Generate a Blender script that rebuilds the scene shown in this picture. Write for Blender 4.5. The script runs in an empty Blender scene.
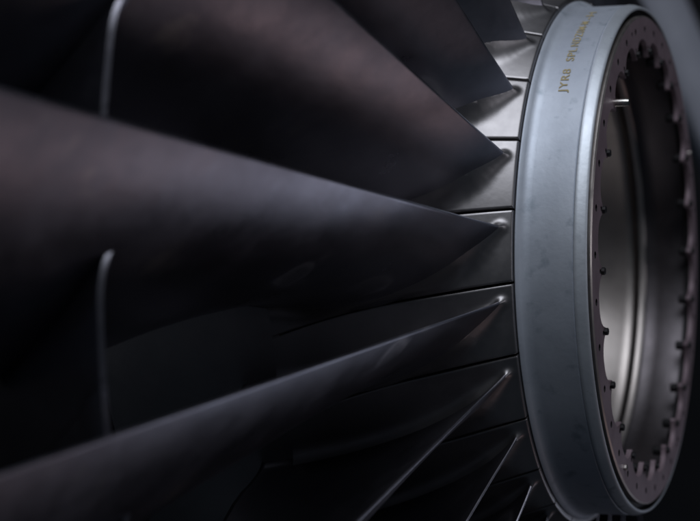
import bpy, bmesh, math, random
from mathutils import Vector, Matrix
PI = math.pi
S = 0.25            # metres per hub radius: the rear rim of the hub ring is 0.5 m across
ZC = 2.3            # height of the rotor axis
sc = bpy.context.scene
col = sc.collection

# ------------------------------------------------------------------ camera
CAM_A, CAM_D, CAM_H, YAW, PITCH = 1.2340, 5.7371, -0.0855, 0.40792, 0.01464
cam_d = bpy.data.cameras.new('camera')
cam = bpy.data.objects.new('camera', cam_d); col.objects.link(cam)
cam.location = (CAM_A * S, -CAM_D * S, CAM_H * S + ZC)
cam.rotation_euler = (PI / 2 + PITCH, 0.001, YAW)
cam_d.sensor_width = 36.0
cam_d.lens = 1521.37 / 700 * 36.0
cam_d.clip_start = 0.02; cam_d.clip_end = 200
cam_d.dof.use_dof = True
cam_d.dof.focus_distance = 4.93 * S
cam_d.dof.aperture_fstop = 4.6
sc.camera = cam

# ------------------------------------------------------------------ light
w = bpy.data.worlds.new('World'); sc.world = w; w.use_nodes = True
bg = w.node_tree.nodes['Background']
bg.inputs[0].default_value = (0.60, 0.76, 1.0, 1); bg.inputs[1].default_value = 0.022
def area(name, loc, target, size, power, colour, size_y=None):
    l = bpy.data.lights.new(name, 'AREA'); l.energy = power; l.color = colour
    l.shape = 'RECTANGLE'; l.size = size; l.size_y = size_y or size
    o = bpy.data.objects.new(name, l); col.objects.link(o)
    o.location = loc
    d = Vector(target) - Vector(loc)
    o.rotation_euler = d.to_track_quat('-Z', 'Y').to_euler()
    return o
area('ceiling_lamp', (0.55, -1.6, ZC + 2.2), (0.0, -0.1, ZC), 2.0, 44, (0.87, 0.915, 1.0))
area('warm_floor_bounce', (1.70, 0.95, ZC - 1.65), (-0.1, -0.45, ZC), 0.8, 0.95, (1.0, 0.72, 0.72))  # added to stand in for warm light reflected off the floor
area('cool_side_lamp', (1.15, 1.85, ZC - 1.15), (-0.1, -0.5, ZC), 0.9, 2.9, (0.74, 0.81, 1.0))
area('front_lamp', (3.0, -0.5, ZC + 0.3), (0.0, 0.0, ZC), 0.5, 4.0, (0.93, 0.92, 1.0))
sc.view_settings.view_transform = 'Standard'
sc.view_settings.look = 'None'
sc.view_settings.exposure = 0.0
sc.view_settings.gamma = 1.0
sc.view_settings.use_curve_mapping = False
sc.render.engine = 'CYCLES'

# ------------------------------------------------------------------ materials
def metal(name, c0, c1, rough=(0.3, 0.45), metallic=1.0, scale=9.0, bump=0.02, fine=140.0,
          spots=None, spot_scale=40.0, coord='Object', streak=None, spot_pos=(0.66, 0.78)):
    m = bpy.data.materials.new(name); m.use_nodes = True
    nt = m.node_tree; N = nt.nodes; L = nt.links
    b = N['Principled BSDF']; b.inputs['Metallic'].default_value = metallic
    tc = N.new('ShaderNodeTexCoord')
    src = tc.outputs[coord]
    if streak:
        mp = N.new('ShaderNodeMapping'); mp.inputs['Scale'].default_value = streak
        L.new(src, mp.inputs['Vector']); src = mp.outputs['Vector']
    n1 = N.new('ShaderNodeTexNoise'); n1.inputs['Scale'].default_value = scale
    n1.inputs['Detail'].default_value = 7; n1.inputs['Roughness'].default_value = 0.62
    L.new(src, n1.inputs['Vector'])
    r1 = N.new('ShaderNodeValToRGB'); e = r1.color_ramp.elements
    e[0].position = 0.34; e[0].color = (*c0, 1); e[1].position = 0.68; e[1].color = (*c1, 1)
    L.new(n1.outputs['Fac'], r1.inputs['Fac'])
    colour = r1.outputs['Color']
    if spots:
        v = N.new('ShaderNodeTexNoise'); v.inputs['Scale'].default_value = spot_scale
        v.inputs['Detail'].default_value = 3
        L.new(tc.outputs[coord], v.inputs['Vector'])
        rs = N.new('ShaderNodeValToRGB'); es = rs.color_ramp.elements
        es[0].position = spot_pos[0]; es[0].color = (0, 0, 0, 1); es[1].position = spot_pos[1]; es[1].color = (1, 1, 1, 1)
        L.new(v.outputs['Fac'], rs.inputs['Fac'])
        mx = N.new('ShaderNodeMix'); mx.data_type = 'RGBA'
        L.new(rs.outputs['Color'], mx.inputs['Factor'])
        L.new(colour, mx.inputs['A']); mx.inputs['B'].default_value = (*spots, 1)
        colour = mx.outputs['Result']
    L.new(colour, b.inputs['Base Color'])
    n2 = N.new('ShaderNodeTexNoise'); n2.inputs['Scale'].default_value = scale * 2.3
    n2.inputs['Detail'].default_value = 8; n2.inputs['Roughness'].default_value = 0.7
    L.new(src, n2.inputs['Vector'])
    mr = N.new('ShaderNodeMapRange'); mr.inputs['From Min'].default_value = 0.3; mr.inputs['From Max'].default_value = 0.7
    mr.inputs['To Min'].default_value = rough[0]; mr.inputs['To Max'].default_value = rough[1]
    L.new(n2.outputs['Fac'], mr.inputs['Value']); L.new(mr.outputs['Result'], b.inputs['Roughness'])
    if bump:
        n3 = N.new('ShaderNodeTexNoise'); n3.inputs['Scale'].default_value = fine
        n3.inputs['Detail'].default_value = 5
        L.new(src, n3.inputs['Vector'])
        bp = N.new('ShaderNodeBump'); bp.inputs['Strength'].default_value = bump
        bp.inputs['Distance'].default_value = 0.004
        L.new(n3.outputs['Fac'], bp.inputs['Height']); L.new(bp.outputs['Normal'], b.inputs['Normal'])
    return m
M = {}
M['blade'] = metal('blade_titanium', (0.24, 0.235, 0.27), (0.36, 0.352, 0.395), (0.26, 0.40), scale=8, bump=0.05, fine=45,
                   spots=(0.44, 0.42, 0.42), spot_scale=19)
def stains(m):
    """dried water marks: faint rings and discs scattered differently on every blade"""
    nt = m.node_tree; N = nt.nodes; L = nt.links; b = N['Principled BSDF']
    tc = N.new('ShaderNodeTexCoord'); oi = N.new('ShaderNodeObjectInfo')
    sc_ = N.new('ShaderNodeVectorMath'); sc_.operation = 'MULTIPLY_ADD'
    L.new(oi.outputs['Random'], sc_.inputs[0]); sc_.inputs[1].default_value = (7.3, 3.1, 5.7); L.new(tc.outputs['Object'], sc_.inputs[2])
    nz = N.new('ShaderNodeTexNoise'); nz.inputs['Scale'].default_value = 30; L.new(sc_.outputs[0], nz.inputs['Vector'])
    wv = N.new('ShaderNodeVectorMath'); wv.operation = 'MULTIPLY_ADD'
    L.new(nz.outputs['Color'], wv.inputs[0]); wv.inputs[1].default_value = (0.016, 0.016, 0.016); L.new(sc_.outputs[0], wv.inputs[2])
    vo = N.new('ShaderNodeTexVoronoi'); vo.inputs['Scale'].default_value = 13; L.new(wv.outputs[0], vo.inputs['Vector'])
    rp = N.new('ShaderNodeValToRGB'); e = rp.color_ramp.elements
    e[0].position = 0.0; e[0].color = (0.45, 0.45, 0.45, 1); e[1].position = 0.30; e[1].color = (0, 0, 0, 1)
    for p_, v_ in ((0.15, 0.45), (0.21, 0.85), (0.25, 0.25)):
        q = e.new(p_); q.color = (v_, v_, v_, 1)
    L.new(vo.outputs['Distance'], rp.inputs['Fac'])
    n2 = N.new('ShaderNodeTexNoise'); n2.inputs['Scale'].default_value = 6; L.new(sc_.outputs[0], n2.inputs['Vector'])
    r2 = N.new('ShaderNodeMapRange'); r2.inputs['From Min'].default_value = 0.5; r2.inputs['From Max'].default_value = 0.62
    r2.inputs['To Max'].default_value = 0.5
    L.new(n2.outputs['Fac'], r2.inputs['Value'])
    mu = N.new('ShaderNodeMath'); mu.operation = 'MULTIPLY'; L.new(rp.outputs['Color'], mu.inputs[0]); L.new(r2.outputs['Result'], mu.inputs[1])
    old = b.inputs['Base Color'].links[0].from_socket
    mx = N.new('ShaderNodeMix'); mx.data_type = 'RGBA'; L.new(mu.outputs[0], mx.inputs['Factor'])
    L.new(old, mx.inputs['A']); mx.inputs['B'].default_value = (0.62, 0.60, 0.60, 1); L.new(mx.outputs['Result'], b.inputs['Base Color'])
    oldr = b.inputs['Roughness'].links[0].from_socket
    ad = N.new('ShaderNodeMath'); ad.operation = 'MULTIPLY_ADD'; L.new(mu.outputs[0], ad.inputs[0]); ad.inputs[1].default_value = 0.35; L.new(oldr, ad.inputs[2])
    L.new(ad.outputs[0], b.inputs['Roughness'])
stains(M['blade'])
M['platform'] = metal('platform_metal', (0.28, 0.27, 0.275), (0.37, 0.355, 0.36), (0.36, 0.46), scale=10, bump=0.03, fine=160)
M['ring'] = metal('ring_anodised', (0.48, 0.522, 0.59), (0.64, 0.682, 0.75), (0.50, 0.62), metallic=0.68, scale=7, bump=0.03, fine=260,
                  spots=(0.39, 0.44, 0.50), spot_scale=70, spot_pos=(0.60, 0.74))
M['flange'] = metal('flange_primer', (0.235, 0.175, 0.20), (0.325, 0.25, 0.28), (0.42, 0.6), metallic=0.35, scale=20, bump=0.05, fine=200)
M['bore'] = metal('bore_metal', (0.50, 0.455, 0.43), (0.63, 0.58, 0.55), (0.36, 0.47), scale=14, bump=0.02, fine=120, spots=(0.2, 0.19, 0.19), spot_scale=30)
M['sleeve'] = metal('sleeve_metal', (0.115, 0.105, 0.112), (0.165, 0.15, 0.16), (0.38, 0.5), scale=14, bump=0.03, fine=150)
M['band'] = metal('band_pale_metal', (0.57, 0.61, 0.66), (0.68, 0.72, 0.77), (0.46, 0.56), metallic=0.75, scale=13, bump=0.04, fine=220,
                  spots=(0.36, 0.39, 0.43), spot_scale=60)  # paler than the ring body
M['dark'] = metal('dark_steel_and_shade', (0.02, 0.02, 0.022), (0.04, 0.038, 0.04), (0.45, 0.6), metallic=0.6, scale=30, bump=0.03)  # steel of nuts and bolts, also painted shade in slit and holes
M['steel'] = metal('bright_steel', (0.55, 0.53, 0.49), (0.7, 0.68, 0.64), (0.2, 0.32), scale=60, bump=0.02)
M['yellow'] = metal('yellow_ink', (0.38, 0.31, 0.15), (0.48, 0.40, 0.23), (0.5, 0.65), metallic=0.0, scale=240, bump=0.0, spots=(0.30, 0.31, 0.33), spot_scale=190)
M['wall'] = metal('dark_wall', (0.006, 0.007, 0.010), (0.009, 0.010, 0.014), (0.7, 0.85), metallic=0.0, scale=2, bump=0.05)
M['strut'] = metal('grey_paint', (0.33, 0.345, 0.40), (0.42, 0.435, 0.50), (0.5, 0.65), metallic=0.1, scale=5, bump=0.03)

# ------------------------------------------------------------------ helpers
def P(x, r, t):
    return (x * S, -r * math.cos(t) * S, r * math.sin(t) * S)
def mesh(name, verts, faces, mat, smooth=True, sharp=None):
    me = bpy.data.meshes.new(name); me.from_pydata(verts, [], faces)
    bm = bmesh.new(); bm.from_mesh(me); bmesh.ops.recalc_face_normals(bm, faces=bm.faces); bm.to_mesh(me); bm.free()
    me.materials.append(M[mat])
    if smooth: me.polygons.foreach_set('use_smooth', [True] * len(me.polygons))
    if sharp is not None: me.set_sharp_from_angle(angle=math.radians(sharp))
    me.update(); return me
def link(name, me, parent=None, loc=None, rot=None):
    o = bpy.data.objects.new(name, me); col.objects.link(o)
    if parent: o.parent = parent
    if loc: o.location = loc
    if rot: o.rotation_euler = rot
    return o
def tag(o, label=None, cat=None, group=None, kind=None):
    for k, v in (('label', label), ('category', cat), ('group', group), ('kind', kind)):
        if v: o[k] = v
    return o
def lathe(name, prof, mat, seg=288, closed=False, sharp=28):
    v = []; f = []; n = len(prof)
    for i in range(seg):
        t = 2 * PI * i / seg
        for x, r in prof: v.append(P(x, r, t))
    m = n if closed else n - 1
    for i in range(seg):
        j = (i + 1) % seg
        for k in range(m):
            l = (k + 1) % n
            f.append((i * n + k, i * n + l, j * n + l, j * n + k))
    return mesh(name, v, f, mat, True, sharp)

# ------------------------------------------------------------------ setting
def backdrop():
    v = [(-6, 3.4, -3), (6, 3.4, -3), (6, 3.4, 6), (-6, 3.4, 6), (-6, 3.6, -3), (6, 3.6, -3), (6, 3.6, 6), (-6, 3.6, 6)]
    f = [(0, 1, 2, 3), (4, 5, 6, 7), (0, 1, 5, 4), (1, 2, 6, 5), (2, 3, 7, 6), (3, 0, 4, 7)]
    o = link('back_wall', mesh('back_wall', v, f, 'wall', False)); tag(o, kind='structure')
backdrop()
def cam_point(u, v, dist):
    f = 1521.37; c, q = math.cos(YAW), math.sin(YAW)
    fw = Vector((-q, c, math.tan(PITCH))); rt = Vector((c, q, 0))
    return Vector(cam.location) + (fw + rt * ((u - 350) / f) + Vector((0, 0, 1)) * (-(v - 260.5) / f)) * dist
def strut():
    a = cam_point(606, -120, 3.3); b = cam_point(740, 190, 3.3)
    d = (b - a); L = d.length
    hx, hy, bv = 0.055, 0.05, 0.012
    sec = [(-hx + bv, -hy), (hx - bv, -hy), (hx, -hy + bv), (hx, hy - bv), (hx - bv, hy), (-hx + bv, hy), (-hx, hy - bv), (-hx, -hy + bv)]
    v = [(p, q, z) for z in (0, L) for p, q in sec]
    f = [(k, (k + 1) % 8, 8 + (k + 1) % 8, 8 + k) for k in range(8)] + [tuple(range(8)), tuple(range(8, 16))]
    o = link('support_strut', mesh('support_strut', v, f, 'strut', True, 50), loc=a)
    o.rotation_euler = d.to_track_quat('Z', 'Y').to_euler()
    tag(o, 'blurred grey painted strut leaning behind the hub ring at upper right', 'strut')
strut()

# ------------------------------------------------------------------ the rotor
NB = 26
PITCHA = 2 * PI / NB
TH_LINE0 = 0.88116      # angle of the first platform joint
TH_LE0 = 0.82135        # angle of the first leading edge
XLE, KX = -0.2749, -0.1596
R_TIP = 3.9
rotor = link('fan_rotor', None, loc=(0, 0, ZC)); rotor.empty_display_size = 0.1
tag(rotor, 'dark metal engine fan with twisted radiating blades around a blue-grey flanged hub ring', 'engine fan')

def r_hub(x):
    d = max(0.0, -0.24 - x)
    return 1.0 + 0.36 * d - 0.05 * d * d
def lerp(a, b, t): return a + (b - a) * t
def interp(tab, r):
    if r <= tab[0][0]: return tab[0][1]
    for (a, va), (b, vb) in zip(tab, tab[1:]):
        if r <= b:
            t = (r - a) / (b - a); return va + (vb - va) * t
    return tab[-1][1]
B_LE = ((0.95, 48), (1.4, 47), (2.0, 57), (2.9, 65), (3.9, 67))
B_TE = ((0.95, -6), (1.3, 2), (2.0, 24), (2.9, 42), (3.9, 54))
B_EX = ((0.95, 1.8), (1.4, 1.9), (2.0, 2.4), (3.9, 2.4))
CH = ((0.95, 0.90), (2.0, 0.84), (3.9, 0.92))
TM = ((0.95, 0.062), (1.5, 0.048), (2.0, 0.040), (2.9, 0.030), (3.9, 0.020))
US = [0.0, 0.0006, 0.002, 0.0042, 0.0075, 0.013, 0.024, 0.04, 0.06, 0.085, 0.115, 0.15, 0.19, 0.24, 0.29, 0.35, 0.41, 0.48, 0.55, 0.62, 0.69, 0.76, 0.83, 0.89, 0.94, 0.98, 1.0]
NC = len(US) - 1
def camber(r):
    """points (x, s) from leading to trailing edge, s the tangential arc"""
    b0, b1, c = math.radians(interp(B_LE, r)), math.radians(interp(B_TE, r)), interp(CH, r)
    x = XLE + KX * (r - 1); s = 0.0; pts = []; n = 2000; us = US; ex = interp(B_EX, r)
    k = 0
    for i in range(n + 1):
        u = i / n
        while k <= NC and us[k] <= u + 1e-9:
            pts.append((x, s, us[k])); k += 1
        b = b1 + (b0 - b1) * (1 - u) ** ex
        x -= math.cos(b) * c / n; s -= math.sin(b) * c / n
    while len(pts) < NC + 1: pts.append((x, s, 1.0))
    return pts
def thick(u, tm):
    u = min(max(u, 0), 1); le = 0.0048
    if u < 0.0075: return le * math.sqrt(max(0, 1 - (1 - u / 0.0075) ** 2))
    e = (u - 0.0075) / 0.9925
    return le * (1 - 0.5 * e) + (tm * 0.5 - le) * math.sin(PI * e) ** 1.3 if e < 0.999 else 0.0015
def joint(x):
    """run of the seam between two platforms, angle against axial place"""
    return 0.13 * (x + 0.237) - 0.16 * min(0.0, x + 0.55) ** 2
def blade_mesh():
    FH = 0.07
    hs = [-0.02, 0.0, 0.015, 0.03, 0.05, 0.07, 0.085, 0.11, 0.16, 0.23, 0.32, 0.43, 0.56, 0.7, 0.86, 1.03, 1.2,
          1.4, 1.6, 1.8, 2.0, 2.2, 2.4, 2.62, 2.9]
    verts = []; faces = []; n = None
    for h in hs:
        r0 = 1.0 + max(h, 0.0)
        cp = camber(r0); tm = interp(TM, r0)
        up = []; lo = []
        for i, (x, s, u) in enumerate(cp):
            a = cp[max(i - 1, 0)]; b = cp[min(i + 1, NC)]
            dx, ds = b[0] - a[0], b[1] - a[1]; L = math.hypot(dx, ds) or 1
            nx, ns = -ds / L, dx / L
            t = thick(u, tm)
            up.append((x + nx * t, s + ns * t)); lo.append((x - nx * t, s - ns * t))
        loop = up + lo[::-1]
        n = len(loop)
        # outward offset for the root fillet
        off = 0.0
        if h < FH:
            hh = max(h, 0.0); off = (1 - hh / FH) ** 3
        w_ = max(0.0, 1 - max(h, 0) / 1.3) ** 1.5
        area2 = sum(loop[i][0] * loop[(i + 1) % n][1] - loop[(i + 1) % n][0] * loop[i][1] for i in range(n))
        sg = 1 if area2 > 0 else -1
        xle = cp[0][0]
        for i, (x, s) in enumerate(loop):
            a = loop[i - 2]; b = loop[(i + 2) % n]
            dx, ds = b[0] - a[0], b[1] - a[1]; L = math.hypot(dx, ds) or 1
            u = cp[i][2] if i <= NC else cp[n - 1 - i][2]
            k_ = min(1, u / 0.25); k_ = k_ * k_ * (3 - 2 * k_)
            fr = lerp(0.004, 0.010, k_) * off
            x2 = x + sg * ds / L * fr; s2 = s - sg * dx / L * fr
            if x2 > XLE: x2 = XLE + (x2 - XLE) * 0.9
            r = r0 + (r_hub(x2) - r_hub(xle)) * w_
            if h < 0: r = r_hub(x2) - 0.02
            elif h < 0.2: r = lerp(r_hub(x2) + h, r, min(1, h / 0.2) ** 2)
            if r0 < 1.001 and h >= 0: r = r_hub(x2)
            verts.append(P(x2, r, s2 / max(r0, 1.0)))
    for k in range(len(hs) - 1):
        for i in range(n):
            j = (i + 1) % n
            faces.append((k * n + i, k * n + j, (k + 1) * n + j, (k + 1) * n + i))
    k = (len(hs) - 1) * n
    h2 = n // 2
    for i in range(h2 - 1):
        faces.append((k + i, k + i + 1, k + n - 2 - i, k + n - 1 - i))
    return mesh('blade', verts, faces, 'blade', True, None)
def platform_mesh():
    """patch between two joints; angles relative to the upper joint at the front"""
    gap = 0.0036
    W = PITCHA - 2 * gap; W0 = PITCHA
    def gp(x): return gap * max(0.08, min(1.0, 1 + (x + 0.42) / 0.45))
    xs = [-0.2412, -0.2418, -0.2440] + [-0.248 - 0.006 * q for q in range(0, 22)] + [-0.38 - 0.62 * (q / 40) ** 1.1 for q in range(1, 41)]
    NS = 64
    sk = [(0, -0.05), (0, -0.006), (0.0016, -0.0018), (0.005, 0.0)] + [(0.005 + (W - 0.01) * q / NS, 0.0) for q in range(1, NS)] + \
         [(W - 0.005, 0.0), (W - 0.0016, -0.0018), (W, -0.006), (W, -0.05)]
    cp = camber(1.0); tm = interp(TM, 1.0)
    def swell(x, t):
        """rise of the platform into the foot of the blade"""
        best = 9.0; bx = 0
        for (xa, sa, ua), (xb, sb, ub) in zip(cp, cp[1:]):
            dx, ds = xb - xa, sb - sa; L2 = dx * dx + ds * ds
            if L2 == 0: continue
            q = max(0, min(1, ((x - xa) * dx + (t - sa) * ds) / L2))
            d = math.hypot(x - xa - dx * q, t - sa - ds * q) - thick(ua + (ub - ua) * q, tm)
            if d < best: best = d; bx = xa + dx * q
        below = t < 0 and x < XLE
        k = max(0.0, min(1.0, (XLE - bx) / 0.10)); k = k * k * (3 - 2 * k)
        wd = 0.033 + (0.032 if below else 0.048) * k
        d = max(-0.016, best)
        return (0.019 + 0.015 * k) * max(0.0, 1 - d / wd) ** 3
    v = []; f = []
    for i, x in enumerate(xs):
        dr = {0: -0.005, 1: -0.0018, 2: -0.0003}.get(i, 0)
        for a, d in sk:
            ang = joint(x) - gp(x) - a * (W0 - 2 * gp(x)) / W
            e = min(a, W - a) / 0.02; e = max(0.0, min(1.0, e)); e = e * e * (3 - 2 * e)
            sw = swell(x, ang + TH_LINE0 - TH_LE0) * e * min(1.0, max(0.0, (-0.2418 - x) / 0.012)) if d == 0 else 0.0
            v.append(P(x, r_hub(x) + d + (dr if d > -0.04 else 0) + sw, ang))
    n = len(sk)
    # front skirt
    base = len(v)
    for a, d in sk: v.append(P(xs[0], r_hub(xs[0]) - 0.05, joint(xs[0]) - gp(xs[0]) - a * (W0 - 2 * gp(xs[0])) / W))
    for i in range(len(xs) - 1):
        for k in range(n - 1): f.append((i * n + k, i * n + k + 1, (i + 1) * n + k + 1, (i + 1) * n + k))
    for k in range(n - 1): f.append((base + k, base + k + 1, k + 1, k))
    return mesh('platform', v, f, 'platform', True, 40)
SN_R, SN_X, SN_C, SN_T = 2.68, -0.722, 0.42, 0.020
def camber_s_at(r, x):
    cp = camber(r)
    for a, b in zip(cp, cp[1:]):
        if b[0] <= x <= a[0]:
            t = (x - a[0]) / (b[0] - a[0]); return a[1] + (b[1] - a[1]) * t
    return cp[-1][1] if x < cp[-1][0] else 0.0
def snubber_mesh(side):
    sec = []
    m = 20
    for i in range(m):
        a = 2 * PI * i / m
        u = 0.5 - 0.5 * math.cos(a)
        t = SN_T * (min(1, math.sqrt(u / 0.045)) * math.sqrt(max(0, 1 - (max(0, u - 0.35) / 0.65) ** 2 * 0.8)))
        if u > 0.999: t = 0.3 * SN_T
        sec.append((SN_X - SN_C * u, t * (1 if a <= PI else -1)))
    qs = [0.0, 0.03, 0.06, 0.09, 0.12, 0.16, 0.2, 0.25, 0.31, 0.38, 0.45, 0.62, 0.8, 0.996]
    v = []; f = []
    for q in qs:
        fl = 1 + 0.15 * max(0, 1 - q / 0.38) ** 2.4
        for x, t in sec:
            xx = x + (0.008 * max(0, 1 - q / 0.38) ** 2.4 if x > SN_X - 0.5 * SN_C else 0)
            inner = 0.05 * max(0, 1 - q / 0.5) ** 2.6
            rv = SN_R + t * fl - inner + 0.27 * (x - SN_X)
            th = camber_s_at(rv, xx) / rv
            v.append(P(xx, rv, th + side * q * PITCHA / 2))
    for k in range(len(qs) - 1):
        for i in range(m):
            j = (i + 1) % m; f.append((k * m + i, k * m + j, (k + 1) * m + j, (k + 1) * m + i))
    f.append(tuple((len(qs) - 1) * m + i for i in range(m)))
    return mesh('snubber', v, f, 'blade', True, 50)

me_blade = blade_mesh(); me_plat = platform_mesh(); me_sn = [snubber_mesh(-1), snubber_mesh(1)]
for i in range(NB):
    # a turn about +X by -a moves a point to a larger angle
    b = link('blade', me_blade, rotor, rot=(-(TH_LE0 - PITCHA * i), 0, 0))
    link('platform', me_plat, b, rot=(-(TH_LINE0 - TH_LE0), 0, 0))
    for me in me_sn: link('snubber', me, b)
# disc that carries the blades
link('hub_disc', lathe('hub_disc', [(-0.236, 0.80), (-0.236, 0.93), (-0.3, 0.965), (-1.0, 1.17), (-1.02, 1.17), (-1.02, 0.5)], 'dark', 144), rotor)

link('rear_ring', lathe('rear_ring', [(-0.98, 1.15)] + [(-0.98 - 0.06 * q, r_hub(-0.98 - 0.06 * q) - 0.0015) for q in range(11)] + [(-1.59, 0.6)], 'platform', 208), rotor)
rear_disc = link('rear_light_blocker', lathe('rear_light_blocker', [(-1.66, 0.58), (-1.70, 0.62), (-1.72, 1.2), (-1.80, 2.4), (-1.95, 3.9), (-2.0, 4.1), (-2.06, 4.12), (-2.10, 4.08), (-2.05, 3.9), (-1.9, 2.4), (-1.82, 1.2), (-1.8, 0.58)],
              'dark', 144, True), loc=(0, 0, ZC))  # disc added to keep rear light out of the blade gaps
tag(rear_disc, 'black disc added behind the fan blades to block light from the rear', 'light blocker')
# hub ring: outer skin
prof = [(-0.2385, 0.90), (-0.2394, 0.976), (-0.2388, 0.9825), (-0.2355, 0.9850), (-0.2295, 0.9818), (-0.222, 0.9740), (-0.214, 0.9675), (-0.204, 0.9630),
        (-0.19, 0.9603), (-0.12, 0.9585), (-0.0535, 0.9570), (-0.0515, 0.9545)]
ring = link('hub_ring', lathe('hub_ring', prof, 'ring', 320, False, 35), rotor)
link('front_band', lathe('front_band', [(-0.0515, 0.9545), (-0.0500, 0.9565), (-0.046, 0.9580), (-0.036, 0.9565), (-0.016, 0.9490), (-0.0105, 0.9462), (-0.0078, 0.9430), (-0.0078, 0.9372), (-0.012, 0.9365)],
                         'band', 320, False, 35), ring)
link('recess', lathe('recess', [(-0.012, 0.9365), (-0.030, 0.934), (-0.030, 0.900)], 'dark', 240), ring)  # shade of the slit painted in with dark material
link('flange_rim', lathe('flange_rim', [(0.0002, 0.9088), (-0.0045, 0.9140), (-0.0215, 0.9140)], 'bore', 320, False, 25), ring)
# bore
bprof = [(-0.030, 0.895), (-0.032, 0.876), (-0.05, 0.870), (-0.15, 0.868), (-0.205, 0.866), (-0.212, 0.860), (-0.222, 0.852), (-0.236, 0.850), (-0.240, 0.854),
         (-0.244, 0.864), (-0.252, 0.866), (-0.256, 0.856), (-0.262, 0.850), (-0.30, 0.846), (-0.40, 0.825), (-0.60, 0.76), (-0.9, 0.62), (-1.0, 0.5), (-1.02, 0.02)]
link('bore_liner', lathe('bore_liner', bprof[5:], 'bore', 256, False, 40), ring)
link('bore_sleeve', lathe('bore_sleeve', bprof[:6], 'sleeve', 256, False, 40), ring)

# flange plate: scalloped annulus with bolt holes
NT, TAB0 = 24, math.radians(-3.5)
NH, HOLE0 = 35, 0.36388
def inner_r(t):
    q = ((t - TAB0) / (2 * PI / NT)) % 1.0
    q = min(q, 1 - q) * 2            # 0 at the tab, 1 mid scallop
    wtab = 0.12
    if q < wtab: return 0.762 + 0.010 * (q / wtab) ** 2.5
    e = (q - wtab) / (1 - wtab)
    return 0.772 + 0.056 * (1 - (1 - e) ** 2.6) ** 0.72
def flange_mesh():
    xf, xb = 0.0, -0.018
    nseg = 24 * 26
    loops = []
    loops.append([(0.909, 2 * PI * i / 360) for i in range(360)])
    loops.append([(inner_r(2 * PI * i / nseg + TAB0), 2 * PI * i / nseg + TAB0) for i in range(nseg)])
    def circle(r, t, rad, n=10):
        c = (r * math.cos(t), r * math.sin(t)); out = []
        for k in range(n):
            a = 2 * PI * k / n; y, z = c[0] + rad * math.cos(a), c[1] + rad * math.sin(a)
            out.append((math.hypot(y, z), math.atan2(z, y)))
        return out
    for k in range(NH): loops.append(circle(0.8645, HOLE0 - 2 * PI / NH * k, 0.0125))
    for k in range(NT): loops.append(circle(0.800, TAB0 + 2 * PI / NT * k, 0.0085))
    for a in (68.3, -57.5, 148, -121): loops.append(circle(0.868, math.radians(a), 0.0085))
    bm = bmesh.new(); edges = []; rings = []
    for lp in loops:
        vs = [bm.verts.new(P(xf, r, t)) for r, t in lp]
        rings.append(vs)
        for i in range(len(vs)): edges.append(bm.edges.new((vs[i], vs[(i + 1) % len(vs)])))
    bmesh.ops.triangle_fill(bm, use_beauty=True, edges=edges, normal=(1, 0, 0))
    front = list(bm.faces)
    for k, (vs, lp) in enumerate(zip(rings, loops)):
        prev = vs
        steps = [(xb, 0.002)] if k == 0 else [(xb, 0.0)]
        for x, grow in steps:
            cur = [bm.verts.new(P(x, r + grow, t)) for r, t in lp]
            m = len(vs)
            for i in range(m):
                fc = bm.faces.new((prev[i], prev[(i + 1) % m], cur[(i + 1) % m], cur[i]))
                if k > 1: fc.material_index = 1  # shade inside the holes painted on as dark walls
            prev = cur
    bmesh.ops.recalc_face_normals(bm, faces=bm.faces)
    if front[0].normal.x < 0: bmesh.ops.reverse_faces(bm, faces=bm.faces)
    me = bpy.data.meshes.new('flange_plate'); bm.to_mesh(me); bm.free()
    me.materials.append(M['flange']); me.materials.append(M['dark'])
    return me
link('flange_plate', flange_mesh(), ring)
link('hole_backing', lathe('hole_backing', [(-0.024, 0.906), (-0.024, 0.842), (-0.04, 0.842)], 'dark', 160), ring)  # dark backing added so no light shows through the bolt holes
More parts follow.
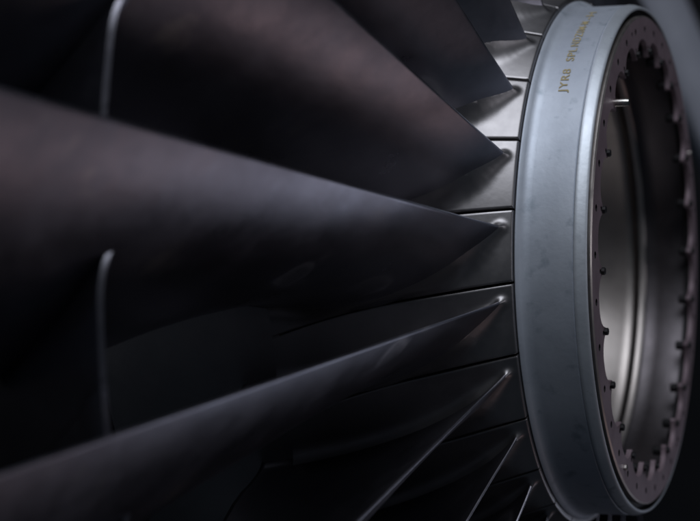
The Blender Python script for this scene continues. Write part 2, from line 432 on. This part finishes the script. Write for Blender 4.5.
# nuts behind the tabs, bolts, one long stud
def prism(name, n, rad, x0, x1, mat, r2=None):
    v = []; f = []
    pr = [(x0, rad * 0.86), (x0 + (x1 - x0) * 0.12, rad), (x1 - (x1 - x0) * 0.12, rad), (x1, rad * 0.86)]
    if r2: pr += [(x1 + 0.001, r2), (x1 + (x1 - x0) * 0.6, r2), (x1 + (x1 - x0) * 0.65, r2 * 0.8)]
    for x, rr in pr:
        for k in range(n):
            a = 2 * PI * k / n; v.append((x * S, math.cos(a) * rr * S, math.sin(a) * rr * S))
    for q in range(len(pr) - 1):
        for k in range(n): f.append((q * n + k, q * n + (k + 1) % n, (q + 1) * n + (k + 1) % n, (q + 1) * n + k))
    f.append(tuple(range(n))); f.append(tuple((len(pr) - 1) * n + k for k in range(n)))
    return mesh(name, v, f, mat, True, 30)
nut = prism('nut', 12, 0.019, -0.052, -0.0195, 'dark')
for k in range(NT):
    t = TAB0 + 2 * PI / NT * k
    link('nut', nut, ring, loc=P(0, 0.787, t), rot=(-t, 0, 0))
stud = prism('stud', 14, 0.0135, -0.02, 0.052, 'steel', None)
link('stud', stud, ring, loc=P(0, 0.800, math.radians(41.5)))
bolt = prism('bolt', 6, 0.0115, 0.0005, 0.010, 'steel', None)
head = prism('bolt', 8, 0.0125, 0.0004, 0.013, 'dark', None)
for k in range(NT):
    if k != 3: link('bolt', head, ring, loc=P(0, 0.7835, TAB0 + 2 * PI / NT * k))
for a in (-57.5, 148): link('bolt', bolt, ring, loc=P(0, 0.868, math.radians(a)))

# stencilled lettering round the ring
def lettering():
    groups = [('JYR8', 0.610, 0.728), ('SPL', 0.772, 0.850), ('NDZ0M-M', 0.862, 1.065), ('-H', 1.085, 1.185)]
    v = []; f = []
    for txt, t0, t1 in groups:
        cu = bpy.data.curves.new('lettering', 'FONT'); cu.body = txt; cu.size = 1.0; cu.space_character = 1.12; cu.offset = 0.012
        o = bpy.data.objects.new('lettering', cu); col.objects.link(o)
        dg = bpy.context.evaluated_depsgraph_get(); me = o.evaluated_get(dg).to_mesh()
        bm = bmesh.new(); bm.from_mesh(me); bmesh.ops.triangulate(bm, faces=bm.faces)
        xs = [q.co.x for q in bm.verts]; x0, x1 = min(xs), max(xs)
        base = len(v); bm.verts.index_update()
        for q in bm.verts:
            th = t0 + (t1 - t0) * (q.co.x - x0) / (x1 - x0)
            ax = -0.118 - 0.028 * q.co.y / 0.70
            v.append(P(ax, 0.9605, th))
        for fc in bm.faces: f.append(tuple(base + q.index for q in fc.verts))
        bm.free(); bpy.data.objects.remove(o); bpy.data.curves.remove(cu)
    me = mesh('lettering', v, f, 'yellow', False)
    return link('lettering', me, ring)
lettering()
